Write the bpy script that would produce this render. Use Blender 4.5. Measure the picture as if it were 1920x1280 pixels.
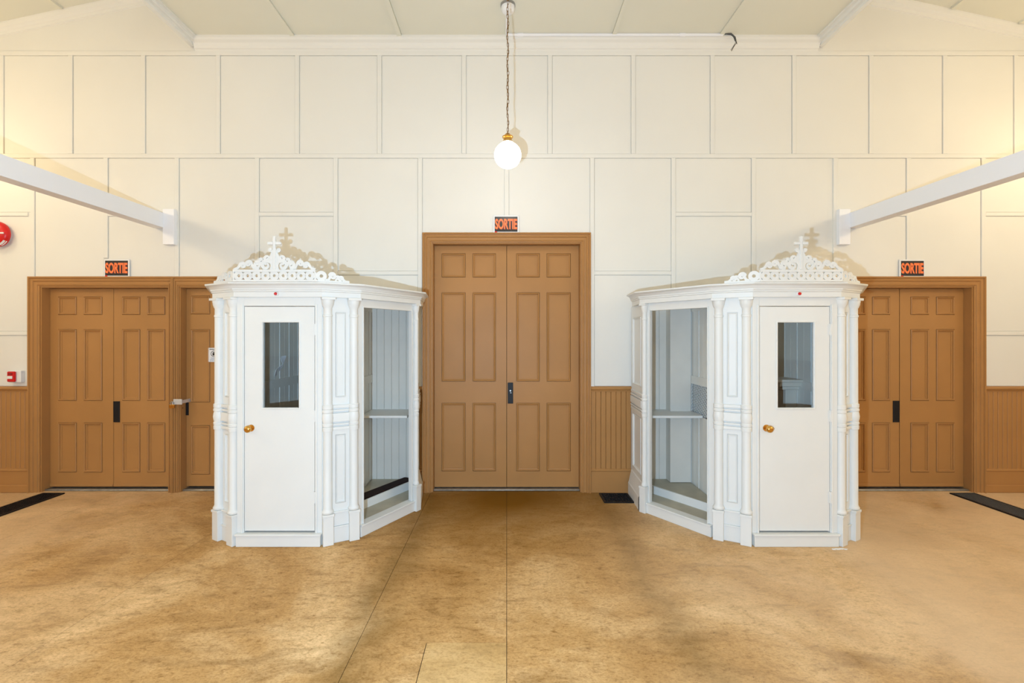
import bpy, bmesh, math, random
from mathutils import Vector
random.seed(7)
PI = math.pi
scene = bpy.context.scene
for o in list(bpy.data.objects): bpy.data.objects.remove(o, do_unlink=True)
COL = scene.collection

# ------------------------------------------------------------------ camera, world, lights, exposure
CAM_D, CAM_H, FPX = 5.09, 1.64, 900.0          # distance to the front wall, eye height, focal length in pixels
cd = bpy.data.cameras.new('camera'); cam = bpy.data.objects.new('camera', cd); COL.objects.link(cam)
cam.location = (0, -CAM_D, CAM_H); cam.rotation_euler = (PI/2, 0, 0)
cd.sensor_width = 36; cd.lens = 36*FPX/1920; cd.shift_x = 10/1920; cd.shift_y = -8/1920; cd.clip_start = .05
scene.camera = cam

w = bpy.data.worlds.new('world'); scene.world = w; w.use_nodes = True
w.node_tree.nodes['Background'].inputs[0].default_value = (1, .9, .75, 1)
w.node_tree.nodes['Background'].inputs[1].default_value = 0.0

fl = bpy.data.lights.new('camera_flash', 'POINT'); fo = bpy.data.objects.new('camera_flash', fl); COL.objects.link(fo)
fo.location = (-.32, -CAM_D-.02, 1.39)          # photographer's flash, just below and left of the lens
fl.energy = 500; fl.color = (.49, .72, 1.0); fl.shadow_soft_size = .015
LAMP_COL = (1.0, .80, .50)                      # warm bulbs of the pendant lamps
LAMP_MAIN, LAMP_SIDE, FILL_MID, FILL_REAR = 15, 30, 140, 86     # emission of the globes; mid and rear are added fill
scene.view_settings.view_transform = 'Standard'; scene.view_settings.look = 'None'
scene.view_settings.gamma = 1; scene.view_settings.use_curve_mapping = False
scene.view_settings.exposure = 0.0

# ------------------------------------------------------------------ materials
def nodes_of(name):
    m = bpy.data.materials.new(name); m.use_nodes = True
    nt = m.node_tree; return m, nt, nt.nodes['Principled BSDF']

def paint(name, col, rough=.5, var=.06, scale=3.0, bump=.04, bscale=90, spec=.4, metal=0, chips=0, chipcol=(.35,.2,.08)):
    m, nt, b = nodes_of(name); N = nt.nodes; L = nt.links
    tc = N.new('ShaderNodeTexCoord')
    n1 = N.new('ShaderNodeTexNoise'); n1.inputs['Scale'].default_value = scale; n1.inputs['Detail'].default_value = 6
    L.new(tc.outputs['Object'], n1.inputs['Vector'])
    r = N.new('ShaderNodeValToRGB'); e = r.color_ramp.elements
    e[0].position = .3; e[1].position = .7
    e[0].color = (*[c*(1-var) for c in col], 1); e[1].color = (*[min(1, c*(1+var)) for c in col], 1)
    L.new(n1.outputs['Fac'], r.inputs['Fac'])
    out = r.outputs['Color']
    if chips:
        n3 = N.new('ShaderNodeTexNoise'); n3.inputs['Scale'].default_value = 14; n3.inputs['Detail'].default_value = 8
        L.new(tc.outputs['Object'], n3.inputs['Vector'])
        r3 = N.new('ShaderNodeValToRGB'); r3.color_ramp.elements[0].position = chips; r3.color_ramp.elements[1].position = chips+.015
        L.new(n3.outputs['Fac'], r3.inputs['Fac'])
        mx = N.new('ShaderNodeMix'); mx.data_type = 'RGBA'; L.new(r3.outputs['Color'], mx.inputs[0])
        L.new(out, mx.inputs[6]); mx.inputs[7].default_value = (*chipcol, 1); out = mx.outputs[2]
    L.new(out, b.inputs['Base Color'])
    b.inputs['Roughness'].default_value = rough; b.inputs['Metallic'].default_value = metal
    b.inputs['Specular IOR Level'].default_value = spec
    if bump:
        n2 = N.new('ShaderNodeTexNoise'); n2.inputs['Scale'].default_value = bscale; n2.inputs['Detail'].default_value = 3
        L.new(tc.outputs['Object'], n2.inputs['Vector'])
        bp = N.new('ShaderNodeBump'); bp.inputs['Strength'].default_value = bump; bp.inputs['Distance'].default_value = .004
        L.new(n2.outputs['Fac'], bp.inputs['Height']); L.new(bp.outputs['Normal'], b.inputs['Normal'])
    return m

M_WALL = paint('cream wall paint', (.82, .80, .745), .6, .02, 1.2, .03, 60, .25)
M_CEIL = paint('cream ceiling paint', (.78, .755, .64), .65, .02, 1.0, .03, 60, .2)
M_WHITE = paint('white booth paint', (.785, .785, .755), .42, .02, 2.5, .05, 45, .3, chips=.80, chipcol=(.55, .47, .36))
M_INNER = paint('grey white interior paint', (.74, .70, .62), .55, .04, 4, .05, 40, .3)
M_INNER_LIT = paint('brightened interior paint', (.86, .84, .77), .5, .03, 4, .05, 40, .3)  # lighter copy of the interior paint, brightens the partitions behind the glass
M_TRIMW = paint('bright white paint', (.90, .90, .93), .4, .01, 2, .02, 40, .4)
M_BROWN = paint('brown door paint', (.445, .222, .074), .46, .05, 2.2, .08, 55, .25, chips=.80, chipcol=(.55, .40, .26))
M_BLACK = paint('black iron', (.008, .008, .010), .5, .1, 8, .05, 60, .3)
M_PAD = paint('dark brown cushion cloth', (.022, .010, .008), .85, .2, 30, .2, 120, .2)
M_VOID = paint('dark void', (.012, .008, .005), .8, .1, 8, 0)
M_STEEL = paint('worn steel', (.35, .36, .37), .35, .2, 20, .05, 60, .5, metal=.8)
M_HASP = paint('bright zinc', (.72, .73, .75), .35, .05, 20, .05, 60, .5, metal=.4)
M_GRATE = paint('dull grey iron', (.09, .09, .085), .5, .1, 20, .05, 60, .4)
M_BRASS = paint('brass', (.70, .40, .10), .22, .1, 10, .03, 60, .5, metal=1)
M_CHAIN = paint('aged brass chain', (.24, .13, .04), .4, .3, 30, .03, 60, .5, metal=.9)
M_RED = paint('red plastic', (.62, .012, .012), .3, .05, 6, 0)
M_PLAST = paint('white plastic', (.82, .82, .82), .35, .02, 6, 0)
M_GREY = paint('grey cable', (.22, .23, .22), .5, .1, 20, 0)
M_SIGNB = paint('sign black print', (.02, .018, .018), .28, .1, 6, 0)
M_ORANGE = paint('sign orange print', (.95, .22, .06), .35, .05, 12, 0)
M_DKRED = paint('sign dark red print', (.30, .012, .012), .35, .05, 12, 0)
M_PAPER = paint('white paper', (.80, .81, .84), .6, .02, 6, 0)
M_BLUE = paint('pale blue print', (.30, .40, .58), .6, .02, 6, 0)
M_BFLOOR = paint('booth floor paint', (.47, .43, .33), .6, .12, 5, .06, 40, .3)

def floor_mat(name, tint=1.0, pale=0.0):
    m, nt, b = nodes_of(name); N = nt.nodes; L = nt.links
    geo = N.new('ShaderNodeNewGeometry')
    def noise(scale, detail, rough=.6, dist=0.0, sc=(1, 1, 1)):
        mp = N.new('ShaderNodeMapping'); mp.inputs['Scale'].default_value = sc
        L.new(geo.outputs['Position'], mp.inputs['Vector'])
        n = N.new('ShaderNodeTexNoise'); n.inputs['Scale'].default_value = scale; n.inputs['Detail'].default_value = detail
        n.inputs['Roughness'].default_value = rough; n.inputs['Distortion'].default_value = dist
        L.new(mp.outputs['Vector'], n.inputs['Vector']); return n.outputs['Fac']
    def ramp(fac, stops):
        r = N.new('ShaderNodeValToRGB'); el = r.color_ramp.elements
        while len(el) < len(stops): el.new(.5)
        for e, (p, c) in zip(el, stops): e.position = p; e.color = (*c, 1)
        L.new(fac, r.inputs['Fac']); return r.outputs['Color']
    def mix(fac, a, c, mode='MIX'):
        x = N.new('ShaderNodeMix'); x.data_type = 'RGBA'; x.blend_type = mode
        if isinstance(fac, float): x.inputs[0].default_value = fac
        else: L.new(fac, x.inputs[0])
        for sock, v in ((6, a), (7, c)):
            if isinstance(v, tuple): x.inputs[sock].default_value = (*v, 1)
            else: L.new(v, x.inputs[sock])
        return x.outputs[2]
    t = tint
    base = ramp(noise(1.1, 8, .62, .6), [(.30, (.37*t, .19*t, .055*t)), (.48, (.52*t, .30*t, .112*t)), (.68, (.72*t, .48*t, .235*t))])
    stre = ramp(noise(2.6, 9, .68, 1.2, (1, 2.2, 1)), [(.30, (.60, .55, .46)), (.48, (1, 1, 1)), (.75, (1.15, 1.17, 1.2))])
    c = mix(.85, base, stre, 'MULTIPLY')
    fine = ramp(noise(17, 8, .75, .4, (1, 1.8, 1)), [(.30, (.50, .42, .28)), (.46, (1, 1, 1)), (.70, (1.14, 1.17, 1.22))])
    c = mix(.95, c, fine, 'MULTIPLY')
    speck = ramp(noise(38, 3, .5, 0, (1, 1.6, 1)), [(.245, (.16, .11, .06)), (.285, (1, 1, 1))])
    c = mix(.9, c, speck, 'MULTIPLY')
    grain = ramp(noise(55, 5, .8, .3, (1, 1.5, 1)), [(.34, (.66, .58, .46)), (.50, (1, 1, 1)), (.66, (1.12, 1.15, 1.2))])
    c = mix(.9, c, grain, 'MULTIPLY')
    # trodden dirt along the sheet joints at x = -0.8 and x = 0.9
    sx = N.new('ShaderNodeSeparateXYZ'); L.new(geo.outputs['Position'], sx.inputs[0])
    wob = noise(1.3, 5, .6, .5)
    def math_(op, a, bb):
        q = N.new('ShaderNodeMath'); q.operation = op
        for i, v in enumerate((a, bb)):
            if isinstance(v, (int, float)): q.inputs[i].default_value = v
            else: L.new(v, q.inputs[i])
        return q.outputs[0]
    for x0, wd, amt in ((-.78, .17, .55), (.95, .20, .45), (2.55, .16, .16)):
        d = math_('ABSOLUTE', math_('ADD', math_('ADD', sx.outputs[0], -x0), math_('MULTIPLY', math_('ADD', wob, -.5), .5)), 0)
        f = math_('MULTIPLY', math_('MAXIMUM', math_('SUBTRACT', 1, math_('DIVIDE', d, wd)), 0), amt)
        f = math_('MULTIPLY', f, math_('ADD', noise(6, 6), .45))
        c = mix(f, c, (.17, .095, .022))
    def sstep(v, a, b2):
        q = N.new('ShaderNodeMapRange'); q.interpolation_type = 'SMOOTHSTEP'; L.new(v, q.inputs[0])
        q.inputs[1].default_value = a; q.inputs[2].default_value = b2; return q.outputs[0]
    glow_noise = noise(.55, 7, .6, .8)  # paler towards both sides: side-lamp light painted into the floor colour
    f = math_('MULTIPLY', math_('ADD', math_('MULTIPLY', sstep(sx.outputs[0], .2, 2.9), .80), math_('MULTIPLY', sstep(sx.outputs[0], -1.8, -4.2), .5)), sstep(glow_noise, .25, .6))
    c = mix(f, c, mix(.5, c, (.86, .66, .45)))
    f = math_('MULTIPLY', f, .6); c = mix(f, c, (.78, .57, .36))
    rx = math_('DIVIDE', sx.outputs[0], 1.5); ry = math_('DIVIDE', math_('ADD', sx.outputs[1], .2), 1.35)  # dimmer light near the middle door, painted in as darker brown
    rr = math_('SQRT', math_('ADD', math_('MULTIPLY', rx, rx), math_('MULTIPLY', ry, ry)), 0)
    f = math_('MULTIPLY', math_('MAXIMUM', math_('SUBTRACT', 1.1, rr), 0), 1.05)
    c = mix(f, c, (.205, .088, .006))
    if pale: c = mix(pale, c, (.60, .42, .18))
    L.new(c, b.inputs['Base Color'])
    b.inputs['Roughness'].default_value = .6; b.inputs['Specular IOR Level'].default_value = .12
    bp = N.new('ShaderNodeBump'); bp.inputs['Strength'].default_value = .12; bp.inputs['Distance'].default_value = .004
    L.new(noise(30, 6), bp.inputs['Height']); L.new(bp.outputs['Normal'], b.inputs['Normal'])
    return m
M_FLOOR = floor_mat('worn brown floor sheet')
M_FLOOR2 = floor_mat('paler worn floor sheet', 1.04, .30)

def glass_mat():
    m = bpy.data.materials.new('window glass'); m.use_nodes = True; nt = m.node_tree; N = nt.nodes; L = nt.links
    N.remove(N['Principled BSDF']); out = N['Material Output']
    tr = N.new('ShaderNodeBsdfTransparent'); tr.inputs[0].default_value = (.98, .995, .99, 1)
    gl = N.new('ShaderNodeBsdfGlossy'); gl.inputs['Roughness'].default_value = .02
    fr = N.new('ShaderNodeFresnel'); fr.inputs[0].default_value = 1.45
    mx = N.new('ShaderNodeMixShader'); L.new(fr.outputs[0], mx.inputs[0]); L.new(tr.outputs[0], mx.inputs[1]); L.new(gl.outputs[0], mx.inputs[2])
    L.new(mx.outputs[0], out.inputs[0]); return m
M_GLASS = glass_mat()
def emit_mat(name, col, s):
    m, nt, b = nodes_of(name)
    b.inputs['Base Color'].default_value = (.8, .78, .72, 1); b.inputs['Roughness'].default_value = .3
    b.inputs['Emission Color'].default_value = (*col, 1); b.inputs['Emission Strength'].default_value = s
    return m

# ------------------------------------------------------------------ mesh helpers
class MB:
    def __init__(s, fn=None): s.v = []; s.f = []; s.fn = fn
    def add(s, vs, fs):
        o = len(s.v); s.v += [s.fn(*p) if s.fn else p for p in vs]; s.f += [tuple(i+o for i in q) for q in fs]
        return s
    def box(s, x0, x1, y0, y1, z0, z1):
        return s.add([(x0,y0,z0),(x1,y0,z0),(x1,y1,z0),(x0,y1,z0),(x0,y0,z1),(x1,y0,z1),(x1,y1,z1),(x0,y1,z1)],
                     [(0,3,2,1),(4,5,6,7),(0,1,5,4),(1,2,6,5),(2,3,7,6),(3,0,4,7)])
    def cbox(s, x0, x1, y0, y1, z0, z1, c):
        """box whose four front edges (at y0) are chamfered by c"""
        return s.add([(x0,y1,z0),(x1,y1,z0),(x1,y1,z1),(x0,y1,z1),
                      (x0,y0+c,z0),(x1,y0+c,z0),(x1,y0+c,z1),(x0,y0+c,z1),
                      (x0+c,y0,z0+c),(x1-c,y0,z0+c),(x1-c,y0,z1-c),(x0+c,y0,z1-c)],
                     [(0,1,2,3),(0,1,5,4),(1,2,6,5),(2,3,7,6),(3,0,4,7),(4,5,9,8),(5,6,10,9),(6,7,11,10),(7,4,8,11),(8,9,10,11)])
    def prism(s, poly, z0, z1):
        n = len(poly)
        return s.add([(x, y, z0) for x, y in poly]+[(x, y, z1) for x, y in poly],
                     [tuple(range(n)), tuple(range(n, 2*n))]+[(i, (i+1) % n, n+(i+1) % n, n+i) for i in range(n)])
    def lathe(s, prof, c=(0, 0, 0), n=20, axis='z'):
        vs = []; fs = []
        for r, h in prof:
            for k in range(n):
                a = 2*PI*k/n; p = (r*math.cos(a), r*math.sin(a), h)
                if axis == 'y': p = (p[0], h, p[1])
                vs.append((c[0]+p[0], c[1]+p[1], c[2]+p[2]))
        m = len(prof)
        for i in range(m-1):
            for k in range(n): fs.append((i*n+k, i*n+(k+1) % n, (i+1)*n+(k+1) % n, (i+1)*n+k))
        fs.append(tuple(range(n))); fs.append(tuple(range((m-1)*n, m*n)))
        return s.add(vs, fs)
    def tube(s, pts, r, n=8, closed=False):
        pts = [Vector(p) for p in pts]; m = len(pts); vs = []; fs = []; prev = None
        for i, p in enumerate(pts):
            a = pts[(i-1) % m] if (closed or i > 0) else p; b = pts[(i+1) % m] if (closed or i < m-1) else p
            t = (b-a).normalized()
            up = Vector((0, 0, 1)) if abs(t.z) < .9 else Vector((1, 0, 0))
            if prev is not None: up = prev
            x = t.cross(up); 
            if x.length < 1e-5: x = t.cross(Vector((0, 1, 0)))
            x.normalize(); y = x.cross(t).normalized(); prev = y
            for k in range(n):
                q = 2*PI*k/n; v = p+x*(r*math.cos(q))+y*(r*math.sin(q)); vs.append(tuple(v))
        for i in range(m if closed else m-1):
            for k in range(n): fs.append((i*n+k, i*n+(k+1) % n, ((i+1) % m)*n+(k+1) % n, ((i+1) % m)*n+k))
        if not closed: fs.append(tuple(range(n))); fs.append(tuple(range((m-1)*n, m*n)))
        return s.add(vs, fs)
    def rings(s, rings, closed_ring=True, cap=False):
        """skin a list of equal-length point rings"""
        n = len(rings[0]); vs = [p for r in rings for p in r]; fs = []
        for i in range(len(rings)-1):
            for k in range(n if closed_ring else n-1): fs.append((i*n+k, i*n+(k+1) % n, (i+1)*n+(k+1) % n, (i+1)*n+k))
        if cap: fs.append(tuple(range(n))); fs.append(tuple(range((len(rings)-1)*n, len(rings)*n)))
        return s.add(vs, fs)
    def rect_frame(s, x0, x1, z0, z1, prof):
        """moulding round a rectangle in the x-z plane; prof = (inset, y)"""
        return s.rings([[(x0+i, y, z0+i), (x1-i, y, z0+i), (x1-i, y, z1-i), (x0+i, y, z1-i)] for i, y in prof])
    def ribbon(s, pts, wid, d0, d1, dd=0):
        """flat strip cut from a board: path pts in (x, z), half widths wid, between depths d0 and d1"""
        m = len(pts); rs = []
        for i, (x, z) in enumerate(pts):
            a = pts[max(i-1, 0)]; b = pts[min(i+1, m-1)]
            tx, tz = b[0]-a[0], b[1]-a[1]; l = math.hypot(tx, tz) or 1; nx, nz = -tz/l, tx/l
            h = wid[i] if isinstance(wid, (list, tuple)) else wid
            e = dd*i; rs.append([(x+nx*h, d0+e, z+nz*h), (x-nx*h, d0+e, z-nz*h), (x-nx*h, d1-e, z-nz*h), (x+nx*h, d1-e, z+nz*h)])
        return s.rings(rs, True, True)
    def annulus(s, cx, cz, ro, ri, d0, d1, n=20):
        rs = []
        for k in range(n+1):
            a = 2*PI*k/n; c, q = math.cos(a), math.sin(a)
            rs.append([(cx+c*ro, d0, cz+q*ro), (cx+c*ri, d0, cz+q*ri), (cx+c*ri, d1, cz+q*ri), (cx+c*ro, d1, cz+q*ro)])
        return s.rings(rs)
    def disc(s, cx, cz, r, d0, d1, n=16):
        p = [(cx+r*math.cos(2*PI*k/n), cz+r*math.sin(2*PI*k/n)) for k in range(n)]
        return s.add([(x, d0, z) for x, z in p]+[(x, d1, z) for x, z in p],
                     [tuple(range(n)), tuple(range(n, 2*n))]+[(k, (k+1) % n, n+(k+1) % n, n+k) for k in range(n)])
    def mesh(s, name, mat, smooth=None):
        me = bpy.data.meshes.new(name); bm = bmesh.new()
        vs = [bm.verts.new(p) for p in s.v]
        for f in s.f:
            try: bm.faces.new([vs[i] for i in f])
            except ValueError: pass
        bmesh.ops.remove_doubles(bm, verts=bm.verts, dist=1e-6)
        bmesh.ops.recalc_face_normals(bm, faces=bm.faces)
        bm.to_mesh(me); bm.free(); me.materials.append(mat)
        if smooth:
            me.shade_smooth(); me.set_sharp_from_angle(angle=math.radians(smooth))
        return me
    def build(s, name, mat, parent=None, smooth=None, kind=None, label=None, bevel=0):
        o = bpy.data.objects.new(name, s.mesh(name, mat, smooth)); COL.objects.link(o)
        if parent: o.parent = parent
        if kind: o['kind'] = kind
        if label: o['label'] = label
        if bevel:
            b = o.modifiers.new('bevel', 'BEVEL'); b.width = bevel; b.segments = 2; b.limit_method = 'ANGLE'
        return o

def thing(name, label, cat, loc=(0, 0, 0), group=None, kind=None):
    o = bpy.data.objects.new(name, None); COL.objects.link(o); o.location = loc; o.empty_display_size = .1
    if label: o['label'] = label
    if cat: o['category'] = cat
    if group: o['group'] = group
    if kind: o['kind'] = kind
    return o
def tag(o, label, cat, group=None):
    o['label'] = label; o['category'] = cat
    if group: o['group'] = group
    return o
def part_copy(me, name, parent, loc, rot=(0, 0, 0), scale=(1, 1, 1)):
    o = bpy.data.objects.new(name, me); COL.objects.link(o); o.parent = parent; o.location = loc; o.rotation_euler = rot; o.scale = scale
    return o

K = FPX/CAM_D                                   # pixels per metre on the front wall
def wx(p): return (p-950)/K
def wz(p): return CAM_H+(632-p)/K
RX, RB, RH = 6.6, -11.0, 6.0                    # half width, rear wall, wall height

# ------------------------------------------------------------------ room: floor
HOLES = [(wx(77), wx(318), wz(537)), (wx(337), wx(462), wz(537)), (wx(810), wx(1090), wz(455)), (3.535, 4.94, wz(537))]
fl_ = MB().box(-RX-.1, RX+.1, RB-.1, .35, -.12, -.006).build('floor', M_VOID, kind='structure')
joints = [-RX, -5.75, -4.10, -2.47, -.80, 0.0, RX]
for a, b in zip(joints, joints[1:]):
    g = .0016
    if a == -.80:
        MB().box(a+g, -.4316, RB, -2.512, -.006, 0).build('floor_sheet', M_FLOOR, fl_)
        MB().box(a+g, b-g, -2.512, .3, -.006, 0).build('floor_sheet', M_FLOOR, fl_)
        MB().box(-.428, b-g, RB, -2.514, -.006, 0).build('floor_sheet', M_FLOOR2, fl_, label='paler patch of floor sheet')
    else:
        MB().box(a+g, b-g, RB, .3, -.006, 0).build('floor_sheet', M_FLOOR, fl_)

# ------------------------------------------------------------------ room: front wall
xs = sorted({-RX, RX, *[h[0] for h in HOLES], *[h[1] for h in HOLES]}); mb = MB()
for a, b in zip(xs, xs[1:]):
    top = next((h[2] for h in HOLES if abs(h[0]-a) < 1e-6), 0)
    mb.box(a, b, 0, .22, top, RH)
front = mb.build('wall_front', M_WALL, kind='structure')
V1 = [-262, -128, 5, 134, 270, 410, 558, 712, 870, 1031, 1187, 1335, 1488, 1632, 1770, 1903, 2035, 2150]
V2 = [-205, -72, 63, 200, 333, 483, 630, 788, 950, 1110, 1262, 1412, 1565, 1702, 1842, 1977, 2112]
HW = 3.9                                        # half a batten in pixels
def batten_v(x, y0, y1): MB().cbox(wx(x-HW), wx(x+HW), -.017, 0, wz(y1), wz(y0), .003).build('batten', M_WALL, front)
def batten_h(x0, x1, y, h=HW): MB().cbox(wx(x0), wx(x1), -.016, 0, wz(y+h), wz(y-h), .003).build('batten', M_WALL, front)
def panel(x0, x1, y0, y1, a=HW, b=HW, c=HW, d=HW):
    g = .55
    x0, x1 = wx(x0+a+g), wx(x1-b-g); z1, z0 = wz(y0+c+g), wz(y1-d-g)
    x0 = max(x0, -RX); x1 = min(x1, RX)
    MB().cbox(x0, x1, -.006, 0, z0, z1, .002).build('panel', M_WALL, front)
batten_h(-215, 2115, 101); batten_h(-215, 2115, 293)
for x in V1[1:-1]: batten_v(x, 105, 289)
for a, b in zip(V1, V1[1:]): panel(a, b, 101, 293)
for x, yb in zip(V2, [727, 727, 519, 519, 519, 727, 727, 727, 405, 727, 727, 727, 519, 490, 519, 727, 727]):
    if x == 63: batten_v(x, 297, 519)
    elif x == 200: batten_v(x, 297, 484)
    elif x == 1842: batten_v(x, 297, 519)
    else: batten_v(x, 297, yb)
def column(a, b, cuts, bot, wb=0):
    ys = [293, *cuts, bot]
    for y0, y1 in zip(ys, ys[1:]): panel(a, b, y0, y1, d=wb if y1 == bot else HW)
    for y in cuts: batten_h(a+HW, b-HW, y, 3.4)
column(-300, -205, [402, 625], 724); column(-205, -72, [402, 625], 724)
column(63, 200, [], 519); column(200, 333, [402], 519); column(333, 483, [], 519)
column(483, 630, [402], 724); column(630, 788, [512], 724); column(788, 950, [], 437); column(950, 1110, [], 437)
column(1110, 1262, [512], 724); column(1262, 1412, [402], 724); column(1412, 1556, [], 724)
column(1565, 1702, [402], 519); column(1702, 1842, [], 519)
# the end columns stop at the side-door casings
for a, b in ((-72, 58), (1842, 1977), (1977, 2112), (2112, 2150)):
    for y0, y1 in ((293, 402), (402, 625), (625, 724)):
        aa, bb = a, b
        if a == -72: bb = 63 if y0 < 500 else 62
        panel(aa, bb, y0, y1, d=0 if y1 == 724 else HW)
    for y in (402, 625): batten_h(a+HW, b-HW, y, 3.4)
# wainscot: beaded boards, chair rail, base
def wains(x0, x1, plinth):
    n = max(1, round((x1-x0)/.0509)); p = (x1-x0)/n
    me = MB().cbox(.0012, p-.0012, -.014, 0, .237, 1.075, .004).mesh('plank', M_BROWN)
    for i in range(n): part_copy(me, 'plank', front, (x0+i*p, 0, 0))
    MB().rings([[(x, y, z) for x in (x0, x1)] for y, z in ((0, 1.062), (-.018, 1.066), (-.022, 1.082), (-.036, 1.088), (-.04, 1.10), (-.036, 1.114), (-.026, 1.12), (0, 1.122))], False).build('chair_rail', M_BROWN, front)
    MB().rings([[(x, y, z) for x in (x0, x1)] for y, z in ((0, 0), (-.02, 0), (-.02, .222), (-.026, .226), (-.028, .236), (-.022, .245), (-.012, .25), (0, .25))], False).build('base_board', M_BROWN, front)
    if plinth: MB().cbox(x0, x1, -.034, 0, 0, .082, .006).build('shoe_moulding', M_BROWN, front)
wains(-RX, wx(58)-.001, True); wains(wx(1842)+.001, RX, True); wains(.889, 1.318, False); wains(-.925, -.889, False)

# ------------------------------------------------------------------ room: side and rear walls, ceilings, cornices
for nm, sx in (('wall_left', -1), ('wall_right', 1)):
    x0, x1 = sorted((sx*RX, sx*(RX+.2)))
    wl = MB().box(x0, x1, RB, .22, 0, RH).build(nm, M_WALL, kind='structure')
    q0, q1 = sorted((sx*RX, sx*(RX-.014)))
    MB().box(q0, q1, RB, -.002, 0, 1.08).build('wainscot_board', M_BROWN, wl)
    q0, q1 = sorted((sx*RX, sx*(RX-.04)))
    MB().box(q0, q1, RB, -.002, 1.08, 1.12).build('chair_rail', M_BROWN, wl)
    for y in range(-10, 0):
        q0, q1 = sorted((sx*RX, sx*(RX-.016)))
        MB().box(q0, q1, y-.02, y+.025, 1.12, 4.6).build('batten', M_WALL, wl)
rear = MB().box(-RX-.2, RX+.2, RB-.2, RB, 0, RH).build('wall_rear', M_WALL, kind='structure')
MB().box(-RX, RX, RB, RB+.02, 0, 1.1).build('wainscot_board', M_BROWN, rear)
SO = wz(76); SX = 3.285                         # middle ceiling: underside height and half width
mid = MB().box(-SX, SX, RB, 0, SO+.008, SO+.05).build('ceiling', M_CEIL, kind='structure')
bx = [-SX, -2.23, -1.115, 1.115, 2.23, SX]
for a, b in zip(bx, bx[1:]): MB().box(a+.024, b-.024, RB, -.01, SO, SO+.008).build('ceiling_panel', M_CEIL, mid)
for x in bx[1:-1]: MB().box(x-.021, x+.021, RB, -.06, SO-.016, SO+.008).build('ceiling_batten', M_CEIL, mid)
for s in (-1, 1):
    pr = [(.0, 0), (0, -.018), (.03, -.022), (.034, -.045), (.062, -.05), (.066, -.075), (.10, -.08), (.118, -.06), (.118, 1.2), (.09, 1.2), (.09, 0)]
    MB().rings([[(s*(SX-.05+o), y, SO+h) for y in (-.02, RB)] for o, h in pr], False).build('ceiling_edge_moulding', M_WALL, mid)
def aisle_h(x): return 4.93+.216*(5.37-abs(x))
for s in (-1, 1):
    xa, xb = s*(SX+.07), s*RX
    ac = MB().add([(xa, 0, aisle_h(xa)), (xb, 0, aisle_h(xb)), (xb, RB, aisle_h(xb)), (xa, RB, aisle_h(xa)),
                   (xa, 0, aisle_h(xa)+.1), (xb, 0, aisle_h(xb)+.1), (xb, RB, aisle_h(xb)+.1), (xa, RB, aisle_h(xa)+.1)],
                  [(0, 1, 2, 3), (4, 5, 6, 7), (0, 1, 5, 4), (1, 2, 6, 5), (2, 3, 7, 6), (3, 0, 4, 7)]).build('ceiling', M_CEIL, kind='structure')
    pr = [(0, -.105), (-.014, -.10), (-.02, -.07), (-.05, -.05), (-.06, -.015), (-.06, .01), (0, .01)]
    MB().rings([[(x, y, aisle_h(x)+h) for x in (xa, xb)] for y, h in pr], False).build('cornice', M_WALL, ac)
    for x in (3.95, 4.66, 5.37, 6.08):
        x *= s
        MB().rings([[(x-.022, -.08, aisle_h(x-.022)), (x+.022, -.08, aisle_h(x+.022)), (x+.022, -.08, aisle_h(x)-.02), (x-.022, -.08, aisle_h(x)-.02)],
                    [(x-.022, RB, aisle_h(x-.022)), (x+.022, RB, aisle_h(x+.022)), (x+.022, RB, aisle_h(x)-.02), (x-.022, RB, aisle_h(x)-.02)]], True, True).build('ceiling_batten', M_CEIL, ac)
pr = [(0, SO-.125), (-.014, SO-.125), (-.018, SO-.105), (-.03, SO-.10), (-.036, SO-.08), (-.055, SO-.055), (-.085, SO-.04), (-.092, SO-.022), (-.10, SO-.018), (-.10, SO), (0, SO)]
mb = MB()
mb.rings([[(-SX-.01, y, z) for y, z in pr], [(SX+.01, y, z) for y, z in pr]], True, True)
co = mb.build('trim_1', M_WALL, kind='structure')

# ------------------------------------------------------------------ doors
CAS = [(0, .0), (0, -.018), (.10, -.020), (.16, -.030), (.24, -.030), (.28, -.020), (.50, -.022), (.56, -.034), (.66, -.034), (.72, -.028), (.82, -.03), (.86, -.044), (.97, -.044), (1, -.038), (1, .0)]
DP = .088                                       # how far the leaves stand back from the wall face
KD = FPX/(CAM_D+DP)
def dx(p): return (p-950)/KD
def dz(p): return CAM_H+(632-p)/KD
PROF = [(0, .020), (.0035, .020), (.004, -.004), (.010, -.009), (.017, -.005), (.020, .007), (.027, .009), (.032, .009), (.033, .014)]
def leaf(door, x0, x1, z0, z1, cols, rows, name='door_leaf'):
    mb = MB(); y0, y1 = DP, DP+.045
    xs_ = [x0]+[v for c in cols for v in c]+[x1]; zs_ = [z0]+[v for r in rows for v in r]+[z1]
    for i in range(0, len(xs_)-1, 2): mb.box(xs_[i], xs_[i+1], y0, y1, z0, z1)          # stiles
    for c in cols:
        for i in range(0, len(zs_)-1, 2): mb.box(c[0], c[1], y0, y1, zs_[i], zs_[i+1])    # rails
    lf = mb.build(name, M_BROWN, door)
    for c in cols:
        for r in rows:
            MB().box(c[0], c[1], DP+.013, DP+.03, r[0], r[1]).build('panel', M_BROWN, lf)
            MB().rect_frame(c[0], c[1], r[0], r[1], [(i, DP+y) for i, y in PROF]).build('panel_moulding', M_BROWN, lf)
    return lf
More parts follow.
